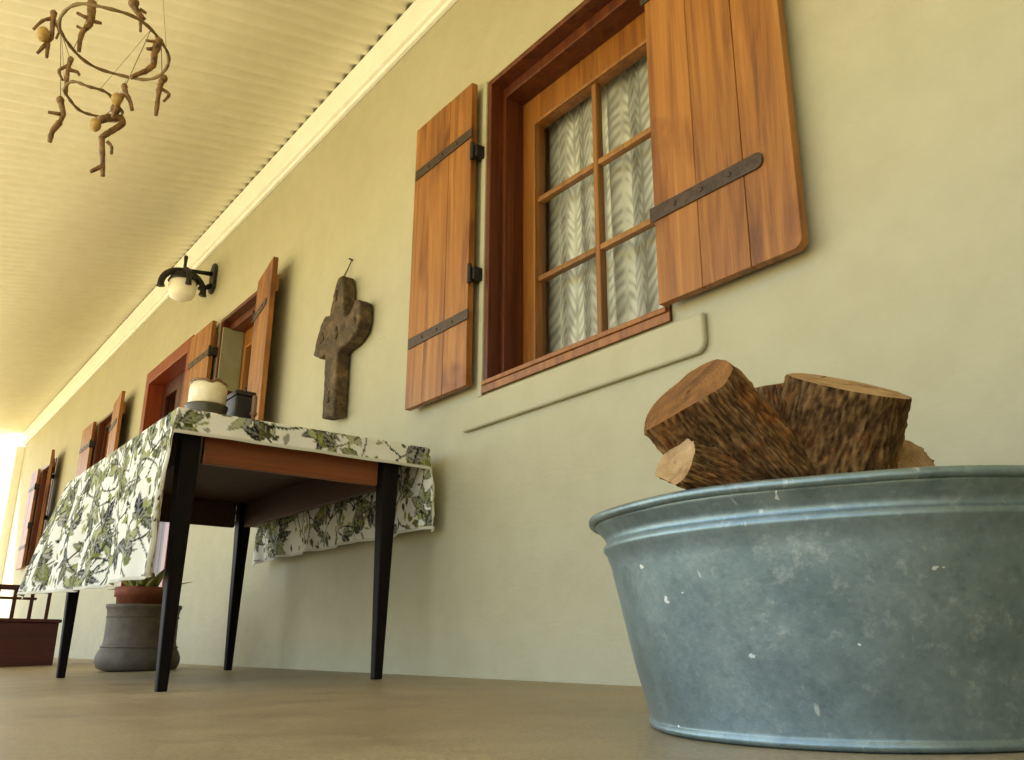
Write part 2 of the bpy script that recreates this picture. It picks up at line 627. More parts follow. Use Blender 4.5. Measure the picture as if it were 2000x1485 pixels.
WINS = [  # opening x0,x1,z0,z1
    dict(x0=-2.275, x1=-1.43, z0=0.906, z1=2.13, cols=2, rows=3),
    dict(x0=-5.17, x1=-4.46, z0=0.906, z1=2.06, cols=2, rows=3),
    dict(x0=-8.40, x1=-7.70, z0=0.906, z1=2.06, cols=2, rows=3),
    dict(x0=-11.15, x1=-10.38, z0=0.906, z1=2.06, cols=2, rows=3),
]
DOOR = dict(x0=-6.86, x1=-5.74, z0=0.0, z1=2.13)
WALL_T = 0.34
WTOP = 3.05
XL, XR = -13.0, 3.9
w = MB()
ops = sorted([(a['x0'], a['x1'], a['z0'], a['z1']) for a in WINS] + [(DOOR['x0'], DOOR['x1'], DOOR['z0'], DOOR['z1'])])
xs = [XL] + [v for o in ops for v in o[:2]] + [XR]
zs = sorted({0.0, WTOP} | {round(v, 4) for o in ops for v in o[2:]})
vid = {}


def wv(x, y, z):
    k2 = (round(x, 4), round(y, 4), round(z, 4))
    if k2 not in vid:
        vid[k2] = len(w.v)
        w.v.append(k2)
    return vid[k2]


def inside(xm, zm):
    return any(o[0] < xm < o[1] and o[2] < zm < o[3] for o in ops)


for i in range(len(xs) - 1):
    for j in range(len(zs) - 1):
        a, b, c, d = xs[i], xs[i + 1], zs[j], zs[j + 1]
        if inside((a + b) / 2, (c + d) / 2):
            continue
        w.f.append((wv(a, 0, c), wv(b, 0, c), wv(b, 0, d), wv(a, 0, d)))
        w.f.append((wv(b, WALL_T, c), wv(a, WALL_T, c), wv(a, WALL_T, d), wv(b, WALL_T, d)))
        for (ex, ez, q) in ((a - 1e-3, (c + d) / 2, ((a, c), (a, d))), (b + 1e-3, (c + d) / 2, ((b, d), (b, c))),
                            ((a + b) / 2, c - 1e-3, ((b, c), (a, c))), ((a + b) / 2, d + 1e-3, ((a, d), (b, d)))):
            if inside(ex, ez) or ex < XL or ex > XR or ez < 0 or ez > WTOP:
                (p0, p1) = q
                w.f.append((wv(p0[0], 0, p0[1]), wv(p1[0], 0, p1[1]), wv(p1[0], WALL_T, p1[1]), wv(p0[0], WALL_T, p0[1])))
part(w, 'wall', M['wall'], house)
part(MB().box(2.3, 2.6, -3.3, -0.003, -0.41, 3.0), 'added_shade_wall', M['wall'], house)  # unseen wall, added to shade the right end of the veranda
part(MB().box(XL, XR, WALL_T + 0.002, 6.3, -0.4, -0.002).box(XL, XR, 6.0, 6.3, 0, 3.05).box(XL, XL + 0.3, WALL_T + 0.002, 5.998, 0, 3.05)
     .box(XR - 0.3, XR, WALL_T + 0.002, 5.998, 0, 3.05).box(XL, XR, WALL_T + 0.002, 6.3, 3.052, 3.15), 'room_shell', M['dark_room'], house)
part(MB().prism([(XL - 0.3, 3.155), (XR + 0.3, 3.155), (XR - 1.5, 5.0), (XL + 1.5, 5.0)], 2.9, 3.3)
     .add([(XL - 0.3, -0.05, 3.16), (XR + 0.3, -0.05, 3.16), (XR - 1.5, 2.9, 5.0), (XL + 1.5, 2.9, 5.0), (XL - 0.3, 6.4, 3.16), (XR + 0.3, 6.4, 3.16),
           (XR - 1.5, 3.3, 5.0), (XL + 1.5, 3.3, 5.0)], [(0, 1, 2, 3), (5, 4, 7, 6), (4, 0, 3, 7), (1, 5, 6, 2)]), 'main_roof', M['strap'], house)

# cornice beam on the wall under the veranda sheeting
part(MB().box(XL - 0.1, XR, -0.045, 0.0, 2.70, 2.8575), 'cornice_beam', M['white'], house, bevel=0.006)
part(MB().box(XL - 0.1, XR, -0.026, 0.0, 2.675, 2.698), 'cornice_moulding', M['white'], house, bevel=0.006)

# corrugated veranda ceiling, falling outward
T10 = math.tan(math.radians(10))
cor = MB()
per, amp, npp = 0.09, 0.0065, 10
x_a, x_b = -13.25, 4.2
nx = int((x_b - x_a) / per * npp)
ys = [0.06, -1.0, -2.1, -3.25]
for jy, y in enumerate(ys):
    for i in range(nx + 1):
        x = x_a + (x_b - x_a) * i / nx
        cor.v.append((x, y, 2.868 + T10 * y + amp * math.sin(2 * math.pi * x / per) + 0.002 * noise.noise((x * 0.6, y * 0.8, 3))))
for jy in range(len(ys) - 1):
    for i in range(nx):
        a = jy * (nx + 1) + i
        cor.f.append((a, a + 1, a + nx + 2, a + nx + 1))
vc = part(cor, 'veranda_ceiling', M['ceiling'], house, smooth=True)
so_ = vc.modifiers.new('thick', 'SOLIDIFY')
so_.thickness = 0.003
so_.offset = -1


# ---- windows
def rail_box(mb, x0, x1, y0, y1, z0, z1):
    return mb.box(x0, x1, y0, y1, z0, z1)


def window(W, far=False):
    x0, x1, z0, z1 = W['x0'], W['x1'], W['z0'], W['z1']
    yd = 0.13 if not far else 0.07
    t = 0.022
    wo = part(MB().frame(x0, x1, z0, z1, x0 + t, x1 - t, z0 + t, z1 - t, -0.010, yd + 0.06), 'window', M['frame'], house, bevel=0.003)
    q = t + 0.018
    part(MB().frame(x0 + t, x1 - t, z0 + t, z1 - t, x0 + q, x1 - q, z0 + t + 0.012, z1 - t - 0.045, 0.045, yd - 0.002), 'inner_lining', M['frame'], wo, bevel=0.003)
    part(MB().box(x0 + 0.004, x1 - 0.004, -0.022, 0.044, z0 + t + 0.0005, z0 + t + 0.016), 'sill_board', M['sash'], wo, bevel=0.003)
    part(MB().box(x0 - 0.004, x1 + 0.004, -0.016, -0.0105, z0 - 0.004, z0 + t), 'sill_nosing', M['sash'], wo, bevel=0.002)
    a0, a1, b0, b1 = x0 + t, x1 - t, z0 + t, z1 - t
    px0, px1 = x0 + 0.114, x1 - 0.114
    pz0, pz1 = z0 + 0.104, z1 - 0.19
    part(MB().frame(a0, a1, b0, b1, px0, px1, pz0, pz1, yd, yd + 0.045), 'sash', M['sash'], wo, bevel=0.004)
    bead = 0.012
    part(MB().frame(px0 - bead, px1 + bead, pz0 - bead, pz1 + bead, px0, px1, pz0, pz1, yd - 0.007, yd - 0.001), 'glazing_bead', M['bar'], wo, bevel=0.002)
    cw = (px1 - px0) / W['cols']
    rh = (pz1 - pz0) / W['rows']
    for i in range(1, W['cols']):
        x = px0 + cw * i
        part(MB().box(x - 0.011, x + 0.011, yd + 0.004, yd + 0.034, pz0, pz1), 'glazing_bar', M['bar'], wo, bevel=0.004)
    for j in range(1, W['rows']):
        z = pz0 + rh * j
        for i in range(W['cols']):
            mb = MB().box(px0 + cw * i + (0.0115 if i else 0), px0 + cw * (i + 1) - (0.0115 if i < W['cols'] - 1 else 0), yd + 0.005, yd + 0.033, z - 0.010, z + 0.010)
            part(mb, 'glazing_bar', M['bar'], wo, bevel=0.004)
    for i in range(W['cols']):
        for j in range(W['rows']):
            gx0, gx1 = px0 + cw * i + 0.003, px0 + cw * (i + 1) - 0.003
            gz0, gz1 = pz0 + rh * j + 0.003, pz0 + rh * (j + 1) - 0.003
            tl = rnd.uniform(-0.0015, 0.0015)
            pm = MB().add([(gx0, yd + 0.020, gz0), (gx1, yd + 0.020 + tl, gz0), (gx1, yd + 0.020 + tl, gz1), (gx0, yd + 0.020, gz1)], [(0, 1, 2, 3)])
            part(pm, 'pane', M['glass'], wo)
    return wo, (px0, px1, pz0, pz1, yd)


def shutter(x0, x1, z0, z1, hinge, straps=(0.26, 0.80), nplank=3, swing=0.0, hooks=(), stand=0.026, round_corner=False):
    """hinge: +1 when the hinge edge is x1, -1 when it is x0; swing opens the free edge off the wall"""
    th = 0.026
    wdt = x1 - x0
    yb = -stand            # back of planks
    yf = yb - th
    root = bpy.data.objects.new('shutter', None)
    COL.objects.link(root)
    root.empty_display_size = 0.1
    root.parent = house
    root.location = Vector((x1 if hinge > 0 else x0, yb, z0)) - Vector(house.location)
    objs = []
    for f in (0.12, 0.88):
        z = z0 + (z1 - z0) * f
        objs.append(part(MB().box(x0 + 0.02, x1 - 0.02, yb + 0.0003, yb + 0.016, z - 0.045, z + 0.045), 'batten', M['shutter'], root))
    cuts = [x0]
    for i in range(1, nplank):
        cuts.append(x0 + wdt * i / nplank + rnd.uniform(-0.02, 0.02))
    cuts.append(x1)
    for i in range(nplank):
        a, b = cuts[i] + (0.0008 if i else 0), cuts[i + 1] - (0.0008 if i < nplank - 1 else 0)
        r = 0.026
        if round_corner and i == nplank - 1 and hinge < 0:
            pts = [(a, z0)] + [(b - r + r * math.sin(t), z0 + r - r * math.cos(t)) for t in [k * math.pi / 12 for k in range(7)]]
            pts += [(b - r + r * math.cos(t), z1 - r + r * math.sin(t)) for t in [k * math.pi / 12 for k in range(7)]] + [(a, z1)]
            mb = MB().prism(pts, yf, yb)
        else:
            mb = MB().prism([(a, z0), (b, z0), (b, z1), (a, z1)], yf - rnd.uniform(0, 0.0015), yb)
        po = part(mb, 'plank', M['shutter'], root, bevel=0.002)
        objs.append(po)
    for f in straps:
        z = z0 + (z1 - z0) * f
        hh = 0.021
        h0 = x1 + 0.012 if hinge > 0 else x0 - 0.012
        fr = x0 + 0.012 if hinge > 0 else x1 - wdt * 0.20
        if hinge > 0:
            pts = [(fr, z - hh), (h0, z - hh * 0.9), (h0, z + hh * 0.9), (fr, z + hh)]
        else:
            pts = [(h0, z - hh), (fr - 0.01, z - hh)] + [(fr - 0.01 + 0.018 * math.sin(t), z - hh * math.cos(t)) for t in (0.5, 1.1, 1.57, 2.05, 2.6)] + [(fr - 0.01, z + hh), (h0, z + hh)]
        so2 = part(MB().prism(pts, yf - 0.0065, yf - 0.0018), 'strap', M['strap'], root, bevel=0.0015)
        objs.append(so2)
        for q in (0.25, 0.5, 0.75):
            xx = h0 + (fr - h0) * q
            objs.append(part(MB().ball((xx, yf - 0.007, z), 0.007, 8, (1, 0.5, 1)), 'bolt', M['strap'], root, smooth=True))
    for z in hooks:
        hx = x1 + 0.014 if hinge > 0 else x0 - 0.014
        hb = MB().box(hx - 0.012, hx + 0.020, yf + 0.002, -0.0005, z - 0.024, z + 0.024).tube([(hx, yf - 0.004, z - 0.036), (hx, yf - 0.004, z + 0.036)], 0.009, 8)
        objs.append(part(hb, 'hinge', M['iron'], root, bevel=0.002))
    if swing:
        px = x1 if hinge > 0 else x0
        rot = Matrix.Translation((px, yb, 0)) @ Matrix.Rotation(swing * (1 if hinge > 0 else -1), 4, 'Z') @ Matrix.Translation((-px, -yb, 0))
        for o in objs:
            o.data.transform(rot)
    return root


wo1, pane1 = window(WINS[0])
wo2, pane2 = window(WINS[1])
wo3, pane3 = window(WINS[2], True)
wo4, pane4 = window(WINS[3], True)
shutter(-2.722, -2.318, 0.935, 2.135, +1, (0.213, 0.815), 3, 0.0, (1.83, 1.34))
shutter(-1.424, -0.992, 0.935, 2.135, -1, (0.215, 0.80), 3, 0.0, (), 0.030, True)
shutter(-5.62, -5.20, 0.935, 2.06, +1, (0.213, 0.815), 3, 0.0, (1.85, 1.405))
shutter(-4.44, -4.07, 0.935, 2.06, -1, (0.215, 0.80), 3, math.radians(9), (1.85, 1.405))
shutter(-8.86, -8.42, 0.935, 2.06, +1, (0.213, 0.815), 3, 0.0, (1.85, 1.405))
shutter(-7.68, -7.20, 0.935, 2.06, -1, (0.215, 0.80), 3, math.radians(6), (1.85, 1.405))
shutter(-11.60, -11.17, 0.935, 2.06, +1, (0.213, 0.815), 3, 0.0, (1.85, 1.405))
shutter(-10.36, -9.93, 0.935, 2.06, -1, (0.215, 0.80), 3, math.radians(10), (1.85, 1.405))


def plaster_sill(x0, x1, z0, z1, prj):
    r = 0.03
    pts = [(x0, z0)] + [(x1 - r + r * math.sin(t), z0 + r - r * math.cos(t)) for t in [k * math.pi / 12 for k in range(7)]] + [(x1, z1), (x0, z1)]
    return part(MB().prism(pts, -prj, -0.0003), 'plaster_sill', M['wall'], house, bevel=0.008, seg=3)


plaster_sill(-2.385, -1.315, 0.788, 0.893, 0.020)
plaster_sill(-5.28, -4.35, 0.788, 0.893, 0.020)
# pale plaster lip beside the first window
part(MB().box(-2.305, -2.279, -0.014, -0.0004, 0.895, 2.135), 'plaster_lip', M['wall'], house, bevel=0.004)

# grey-green painted board lining the upper far side of the second window's reveal
W2 = WINS[1]
part(MB().box(W2['x0'] + 0.041, W2['x0'] + 0.052, -0.006, 0.128, 1.60, 2.00), 'reveal_board', M['sage'], wo2, bevel=0.002)

# ---- door
dx0, dx1, dz1 = DOOR['x0'], DOOR['x1'], DOOR['z1']
df = MB().frame(dx0, dx1, 0.0, dz1, dx0 + 0.09, dx1 - 0.09, 0.008, dz1 - 0.10, -0.012, 0.14)
dro = part(df, 'door', M['lintel'], house, bevel=0.004, label='dark red door in a red-brown frame')
lx0, lx1 = dx0 + 0.092, dx1 - 0.092
mid = (lx0 + lx1) / 2
for a, b in ((lx0, mid - 0.002), (mid + 0.002, lx1)):
    part(MB().frame(a, b, 0.01, dz1 - 0.104, a + 0.09, b - 0.09, 0.25, dz1 - 0.21, 0.10, 0.138), 'leaf_frame', M['door'], dro, bevel=0.004)
    part(MB().box(a + 0.09, b - 0.09, 0.102, 0.136, 0.95, 1.06), 'lock_rail', M['door'], dro, bevel=0.003)
    part(MB().box(a + 0.0905, b - 0.0905, 0.115, 0.13, 0.2505, 0.9495), 'door_panel', M['door'], dro)
    part(MB().add([(a + 0.091, 0.12, 1.061), (b - 0.091, 0.12, 1.061), (b - 0.091, 0.12, dz1 - 0.211), (a + 0.091, 0.12, dz1 - 0.211)], [(0, 1, 2, 3)]), 'pane', M['glass'], dro)
part(MB().tube([(mid + 0.05, 0.098, 1.0), (mid + 0.05, 0.05, 1.0), (mid + 0.05, 0.045, 1.0)], [0.012, 0.012, 0.022], 10)
     .tube([(mid + 0.05, 0.05, 1.0), (mid + 0.15, 0.05, 1.0)], 0.008, 8), 'handle', M['iron'], dro, smooth=True)

# ---- white pillar that closes the wall at its far end
part(MB().box(-13.32, -13.002, -0.10, 0.34, -0.40, 2.66), 'end_pillar', M['white'], house, bevel=0.01)


# ------------------------------------------------------------------ curtains
def curtain(x0, x1, z0, z1, y, name, label, seed, amp=0.028, folds=5.5):
    nu, nv = 260, 300
    rs = np.random.RandomState(seed)
    uu = np.linspace(0, 1, nu)
    vv = np.linspace(0, 1, nv)
    U, V = np.meshgrid(uu, vv)
    ph = rs.rand(5) * 6.28
    fold = np.sin(2 * np.pi * folds * U + 0.5 * np.sin(3.1 * U * 6 + ph[0]) + 0.25 * np.sin(V * 4 + ph[1])) * (0.6 + 0.4 * np.sin(2 * np.pi * 2.3 * U + ph[2]))
    Y = y + amp * fold * (0.75 + 0.35 * (1 - V)) + 0.004 * np.sin(2 * np.pi * folds * 2.2 * U + ph[3])
    X = x0 + (x1 - x0) * U + 0.006 * np.cos(2 * np.pi * folds * U + ph[4])
    Z = z0 + (z1 - z0) * V
    co = np.stack([X, Y, Z], -1).reshape(-1, 3)
    idx = np.arange(nu * nv).reshape(nv, nu)
    fs = np.stack([idx[:-1, :-1], idx[:-1, 1:], idx[1:, 1:], idx[1:, :-1]], -1).reshape(-1, 4)
    me = bpy.data.meshes.new(name)
    me.from_pydata(co.tolist(), [], fs.tolist())
    me.shade_smooth()
    # leafy chevron lace: opaque motif threads on a fine net
    cl = U * (x1 - x0) * 1.7
    hh = (V * (z1 - z0))
    wcol = 0.12
    q = (cl / wcol) % 1.0
    d = np.abs(q - 0.5)
    wob = 0.010 * np.sin(cl * 9 + 3 * np.sin(hh * 5)) + 0.007 * np.sin(hh * 31 + cl * 7)
    chev = ((hh + wob + d * 0.13 + 0.004 * np.sin(cl * 60)) / 0.045) % 1.0
    leaf = (np.sin(np.pi * chev) ** 1.2) * (d > 0.05) * (d < 0.44)
    stem = (d < 0.055) * 1.0
    blob = 0.5 + 0.5 * np.sin(cl * 41 + 2 * np.sin(hh * 17)) * np.sin(hh * 23 + 1.5 * np.sin(cl * 13))
    op = 0.60 + 0.40 * np.clip(np.maximum(leaf * 1.4 - 0.35, stem * 0.6), 0, 1)
    op = np.clip(op * (0.62 + 0.55 * blob), 0.2, 1.0)
    gath = 0.5 + 0.5 * np.sin(2 * np.pi * folds * U + 0.9 + 0.5 * np.sin(3.1 * U * 6 + ph[0]) + 0.25 * np.sin(V * 4 + ph[1]))
    op = np.clip(op * (0.52 + 0.75 * gath ** 1.5), 0.12, 1.0)
    at = me.color_attributes.new('print', 'FLOAT_COLOR', 'POINT')
    c4 = np.ones((nu * nv, 4))
    c4[:, :3] = op.reshape(-1, 1)
    at.data.foreach_set('color', c4.ravel())
    me.materials.append(M['lace'])
    o = bpy.data.objects.new(name, me)
    COL.objects.link(o)
    return tag(o, label, 'curtain')


px0, px1, pz0, pz1, yd = pane1
curtain(px0 - 0.045, px1 + 0.06, pz0 - 0.05, pz1 + 0.14, 0.225, 'lace_curtain', 'white leaf-patterned lace curtain behind the six panes of the nearest window', 3)
curtain(pane2[0] - 0.03, pane2[1] + 0.03, pane2[2] - 0.05, pane2[3] + 0.14, 0.225, 'lace_curtain', 'grey-green curtain in the second window, seen past the pot on the table', 5)
curtain(pane3[0] - 0.03, pane3[1] + 0.03, pane3[2] - 0.05, pane3[3] + 0.14, 0.225, 'lace_curtain', 'small dim curtain in the window beyond the dark red door', 8)

# ------------------------------------------------------------------ table
TX0, TX1, TY0, TY1, TT = -3.97, -2.50, -0.92, -0.085, 0.742
table = empty('table', ((TX0 + TX1) / 2, (TY0 + TY1) / 2, fz((TY0 + TY1) / 2)))
tag(table, 'dark-legged wooden table with orange-brown apron under a leaf-print cloth', 'table')
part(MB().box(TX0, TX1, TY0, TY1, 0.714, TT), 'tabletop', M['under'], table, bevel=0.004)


def leg(cx, cy, inx, iny):
    zb = fz(cy)
    t, b = 0.0275, 0.0145
    mb = MB()
    lv = [(0.713, t), (0.585, t), (0.45, t * 0.86), (zb, b)]
    vs, fs = [], []
    for z, r in lv:
        ox, oy = inx * (t - r) * 0.0, iny * (t - r) * 0.3
        vs += [(cx - r + ox, cy - r + oy, z), (cx + r + ox, cy - r + oy, z), (cx + r + ox, cy + r + oy, z), (cx - r + ox, cy + r + oy, z)]
    for i in range(3):
        for j in range(4):
            fs.append((i * 4 + j, (i + 1) * 4 + j, (i + 1) * 4 + (j + 1) % 4, i * 4 + (j + 1) % 4))
    fs += [(0, 1, 2, 3), (15, 14, 13, 12)]
    mb.add(vs, fs)
    return part(mb, 'leg', M['leg'], table, bevel=0.004)


LY0, LY1, LX0, LX1 = -0.868, -0.205, -3.88, -2.55
leg(LX1, LY0, -1, 1)
leg(LX1, LY1, -1, -1)
leg(LX0, LY0, 1, 1)
leg(LX0, LY1, 1, -1)
az0 = 0.602
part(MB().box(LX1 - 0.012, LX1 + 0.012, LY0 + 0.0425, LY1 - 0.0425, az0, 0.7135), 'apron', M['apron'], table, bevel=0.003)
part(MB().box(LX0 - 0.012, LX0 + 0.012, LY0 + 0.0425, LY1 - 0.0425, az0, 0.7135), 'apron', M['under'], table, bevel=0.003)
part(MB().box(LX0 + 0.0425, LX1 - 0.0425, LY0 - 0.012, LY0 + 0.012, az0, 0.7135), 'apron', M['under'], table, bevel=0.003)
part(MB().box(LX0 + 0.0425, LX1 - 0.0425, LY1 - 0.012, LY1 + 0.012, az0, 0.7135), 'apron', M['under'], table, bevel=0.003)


# ------------------------------------------------------------------ table cloth
def make_cloth():
    st = 0.0042
    ax0, ax1 = TX0 - 0.13, TX1 + 0.085
    by0, by1 = TY0 - 0.485, TY1 + 0.285
    na, nb = int((ax1 - ax0) / st), int((by1 - by0) / st)
    A, B = np.meshgrid(np.linspace(ax0, ax1, na), np.linspace(by0, by1, nb))
    ez = TT + 0.0035
    e = 0.008
    cxl, cxr, cyl, cyr = TX0 - e * 0.4, TX1 + e * 0.4, TY0 - e * 0.4, TY1 + e * 0.4
    dxl = np.maximum(cxl - A, 0)
    dxr = np.maximum(A - cxr, 0)
    dyl = np.maximum(cyl - B, 0)
    dyr = np.maximum(B - cyr, 0)
    bx = np.clip(A, cxl, cxr)
    by = np.clip(B, cyl, cyr)
    dx = dxr - dxl
    dy = dyr - dyl
    adx, ady = np.abs(dx), np.abs(dy)
    rho = np.hypot(adx, ady)
    sf = lambda t: t * t * (3 - 2 * t)
    # how far each hanging point swings out from the table edge
    fl_y = np.where(dy < 0, 0.015 + 0.20 * sf(np.clip((cxl + 0.85 - A) / 0.95, 0, 1)), 0.03)
    fl_x = np.where(dx < 0, 0.30, 0.05)
    drop = np.minimum(rho, 0.0 + rho)
    # ripples
    rip_y = 0.022 * np.sin(A * 17 + 1.1 * np.sin(A * 5.3)) + 0.010 * np.sin(A * 41 + 1.3)
    rip_x = 0.014 * np.sin(B * 23 + 0.5) + 0.006 * np.sin(B * 47)
    k = np.clip(rho / 0.3, 0, 1)
    X = bx + dx * fl_x + np.sign(dx) * rip_x * k * (adx > 0) * 0.8 * np.clip(adx / 0.05, 0, 1)
    Y = by + dy * fl_y - rip_y * k * np.sign(-dy) * (ady > 0) * np.clip(ady / 0.05, 0, 1) * 0.8
    # corners swing out together as one hanging fold
    cor_ = (adx > 0) & (ady > 0)
    X = np.where(cor_ & (dx < 0), X - 0.05 * np.sin(np.clip(np.arctan2(ady, adx) * 2, 0, np.pi)) * k, X)
    Z = ez - rho * 0.985
    rr = 0.012
    Z = np.where(rho < rr, ez - rho ** 2 / (2 * rr), ez - rr / 2 - (rho - rr) * np.sqrt(np.clip(1 - (np.where(adx > ady, fl_x, fl_y)) ** 2, 0.6, 1)))
    X = X + np.sign(dx) * np.minimum(adx, rr) * 0.5
    Y = Y + np.sign(dy) * np.minimum(ady, rr) * 0.5
    # keep the wall side clear of the wall
    Y = np.minimum(Y, -0.012)
    co = np.stack([X, Y, Z], -1).reshape(-1, 3)
    idx = np.arange(na * nb).reshape(nb, na)
    fs = np.stack([idx[:-1, :-1], idx[:-1, 1:], idx[1:, 1:], idx[1:, :-1]], -1).reshape(-1, 4)
    me = bpy.data.meshes.new('tablecloth')
    me.from_pydata(co.tolist(), [], fs.tolist())
    me.shade_smooth()
    # ---- the printed leaves
    C = np.zeros((nb, na, 3))
    C[:] = (0.85, 0.84, 0.74)
    rs = np.random.RandomState(11)

    def leafprint(ca, cb, ang, L, Wd, col, veins=True):
        r = L * 0.62
        i0, i1 = np.searchsorted(A[0], [ca - r, ca + r])
        j0, j1 = np.searchsorted(B[:, 0], [cb - r, cb + r])
        if i1 <= i0 or j1 <= j0:
            return
        a = A[j0:j1, i0:i1] - ca
        b = B[j0:j1, i0:i1] - cb
        u = a * math.cos(ang) + b * math.sin(ang)
        v = -a * math.sin(ang) + b * math.cos(ang)
        t = u / L + 0.5
        ok = (t > 0) & (t < 1)
        hw = Wd * np.sin(np.pi * np.clip(t, 0, 1) ** 0.8) * (1 - 0.25 * np.clip(t, 0, 1))
        m = ok & (np.abs(v) < hw)
        sub = C[j0:j1, i0:i1]
        sub[m] = col
        if veins:
            edge = m & (np.abs(v) > hw - 0.0045)
            sub[edge] = np.array(col) * 0.35
            vn = m & ((np.abs(v) < 0.003) | (np.abs(((u - np.abs(v) * 1.2) / 0.020) % 1.0 - 0.5) < 0.10))
            sub[vn] = np.array(col) * 0.5 + 0.22

    pal = [(0.20, 0.22, 0.05), (0.33, 0.35, 0.11), (0.075, 0.085, 0.03), (0.022, 0.025, 0.014), (0.46, 0.47, 0.24), (0.14, 0.15, 0.035), (0.36, 0.35, 0.28)]
    pw = [0.22, 0.18, 0.17, 0.10, 0.13, 0.12, 0.08]
    for i in range(330):
        ca, cb = rs.uniform(ax0, ax1), rs.uniform(by0, by1)
        n = rs.randint(3, 8)
        base = rs.uniform(0, 6.28)
        # a stem and its leaves
        for s_ in range(n):
            an = base + (s_ - n / 2) * rs.uniform(0.45, 0.8)
            L = rs.uniform(0.035, 0.095)
            leafprint(ca + math.cos(an) * L * 0.6, cb + math.sin(an) * L * 0.6, an, L, L * rs.uniform(0.16, 0.3), pal[rs.choice(7, p=pw)])
        for q in range(16):
            tt = q * 0.012
            leafprint(ca - math.cos(base + tt * 3) * tt, cb - math.sin(base + tt * 3) * tt, base + tt * 3, 0.02, 0.0035, (0.05, 0.06, 0.03), False)
    for i in range(1100):
        leafprint(rs.uniform(ax0, ax1), rs.uniform(by0, by1), rs.uniform(0, 6.28), rs.uniform(0.02, 0.045), rs.uniform(0.004, 0.012), pal[rs.choice(7, p=pw)], False)
    # a plain narrow hem
    hem = (A < ax0 + 0.010) | (A > ax1 - 0.010) | (B < by0 + 0.010) | (B > by1 - 0.010)
    C[hem] = (0.70, 0.68, 0.56)
    at = me.color_attributes.new('print', 'FLOAT_COLOR', 'POINT')
    c4 = np.ones((na * nb, 4))
    c4[:, :3] = C.reshape(-1, 3)
    at.data.foreach_set('color', c4.ravel())
    me.materials.append(M['cloth'])
    o = bpy.data.objects.new('tablecloth', me)
    COL.objects.link(o)
    sd = o.modifiers.new('thick', 'SOLIDIFY')
    sd.thickness = 0.0012
    sd.offset = 0
    return tag(o, 'white tablecloth printed with green and black leaves, hanging over the table', 'tablecloth')


make_cloth()

# ------------------------------------------------------------------ things on the table
TZ = TT + 0.0045
pot = empty('candle_bowl', (-2.73, -0.775, TZ))
tag(pot, 'small cream bowl with ragged brown rim on a dark foot, at the table corner', 'bowl')
part(MB().lathe([(0.001, 0), (0.058, 0), (0.062, 0.006), (0.060, 0.045), (0.066, 0.072), (0.067, 0.078), (0.055, 0.078), (0.001, 0.076)], 36, (-2.73, -0.775, TZ)), 'foot', M['dark_olive'], pot, smooth=True)
part(MB().lathe([(0.040, 0.079), (0.054, 0.080), (0.058, 0.086), (0.059, 0.125), (0.057, 0.150), (0.052, 0.150), (0.053, 0.09), (0.001, 0.088)], 36, (-2.73, -0.775, TZ)), 'bowl', M['cream_pot'], pot, smooth=True)
mb = MB()
n = 40
prof = []
for i in range(n):
    a = 2 * math.pi * i / n
    prof.append((-2.73 + 0.0545 * math.cos(a), -0.775 + 0.0545 * math.sin(a), TZ + 0.153 + 0.004 * math.sin(a * 5) + 0.003 * math.sin(a * 9)))
mb.ring(prof, 0.0052, 8)
part(mb, 'rim', M['brown_rim'], pot, smooth=True)
bx_ = empty('wooden_box', (-2.74, -0.665, TZ))
tag(bx_, 'small black box standing right of the cream bowl on the table', 'box')
part(MB().box(-2.80, -2.69, -0.695, -0.635, TZ, TZ + 0.125), 'body', M['box'], bx_, bevel=0.004)
part(MB().box(-2.804, -2.686, -0.699, -0.631, TZ + 0.1255, TZ + 0.142), 'lid', M['box'], bx_, bevel=0.004)
cs = empty('candlestick', (-2.66, -0.645, TZ))
tag(cs, 'short brown candlestick in front of the black box on the table', 'candlestick')
part(MB().lathe([(0.001, 0), (0.018, 0), (0.018, 0.006), (0.008, 0.014), (0.006, 0.05), (0.012, 0.058), (0.012, 0.064), (0.001, 0.064)], 20, (-2.66, -0.645, TZ)), 'base', M['brown_rim'], cs, smooth=True)
part(MB().lathe([(0.0085, 0.0645), (0.0085, 0.118), (0.006, 0.122), (0.001, 0.1225)], 16, (-2.66, -0.645, TZ)), 'candle', M['stick'], cs, smooth=True)

# ------------------------------------------------------------------ floor pot with plant, bench
ux, uy = -4.38, -0.455
uz = fz(uy)
urn = empty('urn', (ux, uy, uz))
tag(urn, 'squat grey stoneware urn on the floor behind the table legs', 'urn')
part(MB().lathe([(0.001, 0.004), (0.150, 0.0), (0.172, 0.010), (0.182, 0.035), (0.184, 0.055), (0.176, 0.078), (0.163, 0.10), (0.157, 0.13), (0.156, 0.24), (0.160, 0.268),
                 (0.166, 0.276), (0.166, 0.290), (0.148, 0.290), (0.140, 0.25), (0.13, 0.08), (0.001, 0.06)], 56, (ux, uy, uz)), 'body', M['urn'], urn, smooth=True)
part(MB().ring([(ux + 0.157 * math.cos(2 * math.pi * i / 56), uy + 0.157 * math.sin(2 * math.pi * i / 56), uz + 0.235) for i in range(56)], 0.004, 6)
     .ring([(ux + 0.164 * math.cos(2 * math.pi * i / 56), uy + 0.164 * math.sin(2 * math.pi * i / 56), uz + 0.102) for i in range(56)], 0.005, 6), 'band', M['urn'], urn, smooth=True)
tp = empty('potted_plant', (ux, uy - 0.01, uz + 0.062))
tag(tp, 'yellow-green leafy plant in a terracotta pot sitting inside the grey urn', 'plant')
